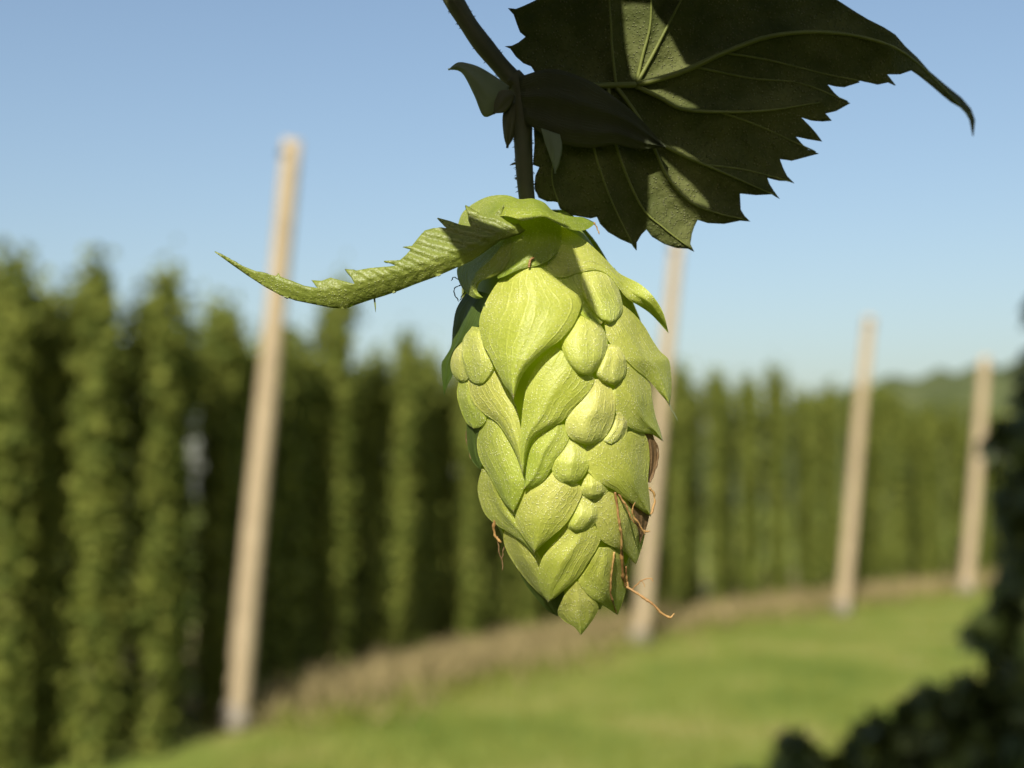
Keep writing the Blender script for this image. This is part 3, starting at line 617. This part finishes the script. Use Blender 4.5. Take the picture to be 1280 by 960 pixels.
# --- the big dark leaf
BIG = [(668,-15),(670,0),(655,7),(645,11),(635,10),(642,18),(646,30),(650,40),(657,46),(648,53),(640,57),(631,58),(638,61),(645,71),(654,79),(664,83),(672,95),(672,150),(667,156),(668,180),(666,206),(674,209),(669,220),(668,234),(673,247),(684,252),(692,252),(697,253),(700,261),(715,269),(738,273),(746,271),(750,280),(760,290),(775,299),(789,305),(796,313),(796,303),(802,293),(808,287),(815,296),(830,305),(845,310),(860,311),(868,315),(863,305),(865,292),(868,283),(872,275),(885,279),(905,280),(925,276),(938,277),(931,270),(926,262),(925,242),(945,244),(965,243),(975,249),(967,238),(962,230),(959,222),(975,226),(985,226),(993,229),(984,220),(979,210),(975,199),(990,201),(1005,197),(1024,192),(1010,187),(1002,179),(995,171),(1010,174),(1028,177),(1020,166),(1012,157),(1002,147),(1015,151),(1028,152),(1040,151),(1034,144),(1032,142),(1045,139),(1054,134),(1063,129),(1052,124),(1043,116),(1034,105),(1047,108),(1056,109),(1065,106),(1075,103),(1069,99),(1085,103),(1097,106),(1111,103),(1120,107),(1114,99),(1109,93),(1125,93),(1140,88),(1150,95),(1165,107),(1180,120),(1190,128),(1201,134),(1208,141),(1213,150),(1217,170),(1219,150),(1214,136),(1202,122),(1182,106),(1162,89),(1147,72),(1132,58),(1119,43),(1105,34),(1085,24),(1070,15),(1050,2),(1040,-4),(1000,-25),(950,-45),(900,-58),(850,-70),(780,-72),(720,-62),(685,-42)]
VEINS = [([(672,110),(720,108),(760,107),(795,106)], 4.2, 4.0),
         ([(795,106),(830,97),(862,86),(905,66),(960,46),(1020,40),(1080,47),(1130,66),(1175,106),(1212,146)], 4.0, 1.0),
         ([(795,106),(815,70),(828,45),(842,18),(862,-20),(880,-50)], 2.6, 0.7),
         ([(795,106),(803,70),(812,35),(814,0),(812,-55)], 2.4, 0.7),
         ([(770,107),(765,60),(763,20),(758,-50)], 2.0, 0.7),
         ([(795,108),(825,122),(852,136),(900,140),(960,138),(1025,128)], 3.2, 0.6),
         ([(770,108),(800,150),(820,190),(835,222),(862,252),(895,266),(930,274)], 3.0, 0.8),
         ([(830,182),(860,197),(900,214),(950,236),(970,244)], 2.6, 0.5),
         ([(760,108),(770,180),(800,255),(830,285),(864,311)], 2.6, 0.7),
         ([(745,108),(740,170),(760,240),(792,308)], 2.2, 0.6),
         ([(720,108),(700,160),(690,220),(700,258)], 1.8, 0.5),
         ([(905,66),(960,75),(1030,92),(1075,101)], 1.6, 0.4), ([(870,84),(940,98),(1000,104),(1060,127)], 1.6, 0.4),
         ([(900,140),(950,158),(1020,190)], 1.5, 0.4), ([(880,206),(930,212),(990,227)], 1.5, 0.4)]
def zbig(x, y):
    z = 6 + 0.12*(150-y) - 0.05*(x-800)
    z = z - 0.00028*(x-820)**2*np.clip((x-820)/200, 0, 1)
    z = z - 230*np.clip((x-1110)/110, 0, 1.1)**1.5
    dm = np.full(np.shape(x), 1e9)
    for (ln, r0, r1) in VEINS[:11]:
        d, _, _ = seg_dist(x, y, ln); dm = np.minimum(dm, d)
    z = z - 11*(1-np.exp(-dm/16))          # blade swells up between the veins
    z = z + (1.3*np.sin(x*0.11+2.1*np.sin(y*0.045)+y*0.05)*np.sin(y*0.13-x*0.03+1.7*np.sin(x*0.037)) + 0.5*np.sin(x*0.31+3*np.sin(y*.08))*np.sin(y*0.27+2*np.sin(x*.06)))*np.clip(dm/12, 0, 1)
    return z
ext = []
for (ln, r0, r1) in VEINS:
    c = catmull(ln, 26); zz = zbig(c[:, 0], c[:, 1])+np.linspace(r0, r1, 26)*0.35
    ext.append(tube(P(c[:, 0], c[:, 1], zz), np.linspace(r0, r1, 26)*PXM, 7))
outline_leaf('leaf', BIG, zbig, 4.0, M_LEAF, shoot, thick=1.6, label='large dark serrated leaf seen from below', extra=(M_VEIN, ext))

# --- added blocker above the frame shading the big leaf; holes shaped for sun flecks
FLECK_HOLES = [[(778,4),(812,6),(835,40),(856,80),(866,86),(832,97),(800,106),(790,96),(783,60)],
         [(800,110),(824,112),(850,122),(876,136),(852,138),(826,124)],
         [(834,182),(850,186),(872,200),(878,207),(858,200)],
         [(824,194),(846,214),(866,232),(884,252),(888,262),(866,254),(842,232)],
         [(812,206),(824,214),(838,240),(858,262),(872,270),(880,285),(872,318),(836,312),(808,292),(811,262)]]
SHADE_BLOCKER = [(640,288),(690,300),(720,318),(800,328),(806,330),(880,330),(960,300),(1040,240),(1090,170),(1150,150),(1232,185),(1240,140),(1180,60),(1100,-10),(1000,-70),(880,-110),(740,-120),(640,-100),(560,-60),(545,10),(560,80),(590,150),(615,230)]
sh = SUN*(640*PXM)
outline_leaf('leaf', SHADE_BLOCKER, zbig, 9.0, M_LEAF, shoot, holes=FLECK_HOLES, shift=sh, thick=2.5, label='unseen leaf-like blocker added above the frame, holes placed for sun flecks')

COLLAR_BLOCKER = [(560,322),(566,340),(582,366),(600,374),(612,353),(635,345),(662,326),(690,343),(722,367),(735,395),(752,406),(742,375),(728,338),(714,300),(690,298),(640,303),(600,312)]  # added light blocker, cut to the outline of the collar's shadow
outline_leaf('leaf', COLLAR_BLOCKER, lambda x, y: np.clip(body(x, y), 40, None)+8, 7.0, M_LEAF, shoot, shift=SUN*(690*PXM), thick=2.5, label='unseen blocker added above the frame, shaped to shade the cone collar')

# --- stem, petioles, stipules
st = catmull([(470,-190),(520,-85),(560,-12),(592,40),(622,78),(646,105)], 34); zst = np.linspace(-6, -4, 34)
V, F = tube(P(st[:, 0], st[:, 1], zst), (np.linspace(11.5, 11.8, 34)+0.5*np.sin(np.arange(34)))*PXM, 14)
link_mesh('stem', V, F, M_STEM, shoot, ORG)
st2 = catmull([(640,97),(650,110),(653,140),(654,180),(656,220),(659,252),(662,285)], 26)
V, F = tube(P(st2[:, 0], st2[:, 1], np.linspace(-5, 4, 26)), (np.linspace(13.5, 9.5, 26))*PXM, 14)
link_mesh('cone_stalk', V, F, M_STEM, shoot, ORG)
bV, bF = [], []
for c, zz, rr in ((st, -5, 11.6), (st2, 0, 11)):
    for k in range(70):
        i = rng.integers(0, len(c)-1); p = c[i]+(c[i+1]-c[i])*rng.uniform(); tdir = c[i+1]-c[i]; tdir /= np.linalg.norm(tdir)
        nrm = np.array([-tdir[1], tdir[0]])*rng.choice([-1, 1]); a = p+nrm*rr*0.85; b = p+nrm*(rr+rng.uniform(1, 3.2))+tdir*rng.uniform(-1, 2.5)
        v, f = tube(P([a[0], (a[0]+b[0])/2, b[0]], [a[1], (a[1]+b[1])/2, b[1]], [zz, zz+.3, zz]), np.array([.8, .55, .1])*PXM, 5)
        o_ = len(bV); bV += list(v); bF += [tuple(o_+i for i in q) for q in f]
b = link_mesh('stem_hairs', np.array(bV), bF, M_STEM, shoot, ORG); b['kind'] = 'stuff'
def flat_bract(name, left, right, zfun, mat, dome=8, label=None):
    return bract(name, left, right, dome=dome, absz=zfun, mat=mat, label=label, parent=shoot, NS=26, NT=14)
hm_keep = HM.copy()
flat_bract('stipule', [(637,108),(620,96),(600,84),(585,79),(572,78),(560,87)], [(629,138),(617,143),(604,145),(592,118),(577,91),(560,87)], lambda X, Y, s, t: 6+6*np.sin(3*s)-4*t, M_STIP, 7, 'pale greyish stipule pointing left from the stem joint')
flat_bract('stipule', [(638,112),(624,114),(618,128),(617,142)], [(644,120),(640,130),(632,140),(617,142)], lambda X, Y, s, t: 10+0*X, M_STEM, 5)
flat_bract('stipule', [(632,128),(628,148),(630,172),(634,185)], [(650,128),(648,150),(642,172),(634,185)], lambda X, Y, s, t: 4-3*s, M_STEM, 4, 'short dark stipule pointing down beside the stalk')
M_BUND = leafy('dry_sheath_brown', (0.03, 0.034, 0.012), (0.06, 0.062, 0.022), 0.05, (0.1, 0.06, 0.02), nscale=900, rough=0.7, veins=22, bump=0.6)
flat_bract('dry_stipule', [(648,96),(690,86),(735,100),(772,124),(802,150),(832,184)], [(656,152),(692,176),(735,185),(768,181),(800,187),(832,184)], lambda X, Y, s, t: 16+0.12*(150-Y)+10*s+(1.8*np.sin(t*17+3*s)+1.2*np.sin(t*31+5*s+1))*np.sin(np.pi*t), M_BUND, 4, 'dark brown withered stipule lying across the leaf base')
flat_bract('stipule', [(676,160),(681,178),(688,198),(694,217)], [(700,168),(703,184),(700,202),(694,217)], lambda X, Y, s, t: 26+0*X, M_STIP, 3, 'small pale pointed stipule hanging right of the stalk')
V, F = tube(P([648,641,637], [203,205,206.5], [2,2,2]), np.array([2.2,1.4,.2])*PXM, 6); link_mesh('thorn', V, F, M_STEM, shoot, ORG)
HM = hm_keep

# --- dried styles and hairs on the cone
def surf(x, y, off):
    ix = np.clip(np.round(x-RX0).astype(int), 0, RW-1); iy = np.clip(np.round(y-RY0).astype(int), 0, RH-1)
    return HM[iy, ix]+off
def strand(pts, r, off=2.0, zlist=None, mat=M_STRAND, name='dried_style', label=None):
    n = 8*len(pts); c = catmull(pts, n)
    if zlist is None:
        z = surf(c[:, 0], c[:, 1], off); z = np.where(z < -50, 20, z)
        k = np.ones(7)/7; z = np.maximum(np.convolve(np.pad(z, 3, mode='edge'), k, 'valid'), z*1.0)
    else: z = np.interp(np.linspace(0, 1, n), np.linspace(0, 1, len(zlist)), zlist)
    jit = np.convolve(rng.normal(size=n+4), np.ones(5)/5, 'valid')
    V, F = tube(P(c[:, 0]+jit*0.9, c[:, 1], z), 0.8*r*(1+0.28*np.convolve(rng.normal(size=n+2), np.ones(3)/3, 'valid'))*np.clip(np.linspace(5, 0.6, n), 0.5, 1)*PXM, 8)
    o = link_mesh(name, V, F, mat, shoot, ORG)
    if label: o['label'] = label
strand([(769,615),(772,638),(775,658),(777,675),(776,690)], 1.9)
strand([(768,690),(765,712),(763,730),(765,748),(771,767)], 1.4)
strand([(777,688),(778,715),(782,734)], 2.4)
strand([(782,708),(783,722),(785,735)], 1.7)
strand([(773,617),(783,633),(788,647),(797,657),(806,664),(813,664)], 1.5, zlist=[75,72,66,60,54,52])
strand([(783,733),(797,742),(806,748),(817,756),(827,766),(837,772),(843,767)], 2.0, zlist=[44,46,48,50,50,48,47], label='brown curled dry strand sticking out to the right')
strand([(790,736),(797,730),(803,725),(813,723),(816,727)], 0.9, zlist=[46,47,48,48,48])
strand([(802,726),(805,730),(806,734)], 0.6, zlist=[48,48,48])
strand([(812,610),(818,618),(818,630),(813,643)], 1.6, zlist=[30,26,26,30])
strand([(812,546),(821,556),(822,572),(818,590),(812,603)], 1.6, zlist=[28,20,18,20,26], mat=M_BROWN)
strand([(806,668),(799,655),(790,640),(794,628)], 1.3, zlist=[56,62,68,72])
strand([(630,645),(619,650),(617,660),(620,670),(626,678)], 2.2, zlist=[34,26,22,20,20])
strand([(622,670),(624,690),(628,702),(628,713)], 0.9, zlist=[18,17,17,18], mat=M_BROWN)
strand([(630,684),(629,694),(626,700)], 0.7, zlist=[18,18,18], mat=M_BROWN)
strand([(584,536),(583,548),(586,560),(589,574)], 1.6, zlist=[14,10,10,14], mat=M_BROWN)
strand([(661,334),(662,328),(664,324),(668,322)], 1.7, off=3, label='tiny orange-brown stub at the top of the front bract')
strand([(837,506),(842,516),(847,526)], 0.6, zlist=[20,20,20], mat=M_STIP)
strand([(742,278),(746,284),(749,293)], 1.1, zlist=[60,58,58])
M_HAIR = leafy('dark_hair', (0.02, 0.02, 0.02), (0.03, 0.03, 0.03), 0, (0, 0, 0), nscale=900)
for h in ([(564,351),(566,347),(570,347),(574,351)], [(577,356),(570,359),(567,363),(569,370),(574,377)], [(582,364),(577,370),(575,376)]):
    strand(h, 0.75, zlist=[40]*len(h), mat=M_HAIR, name='curled_hair')
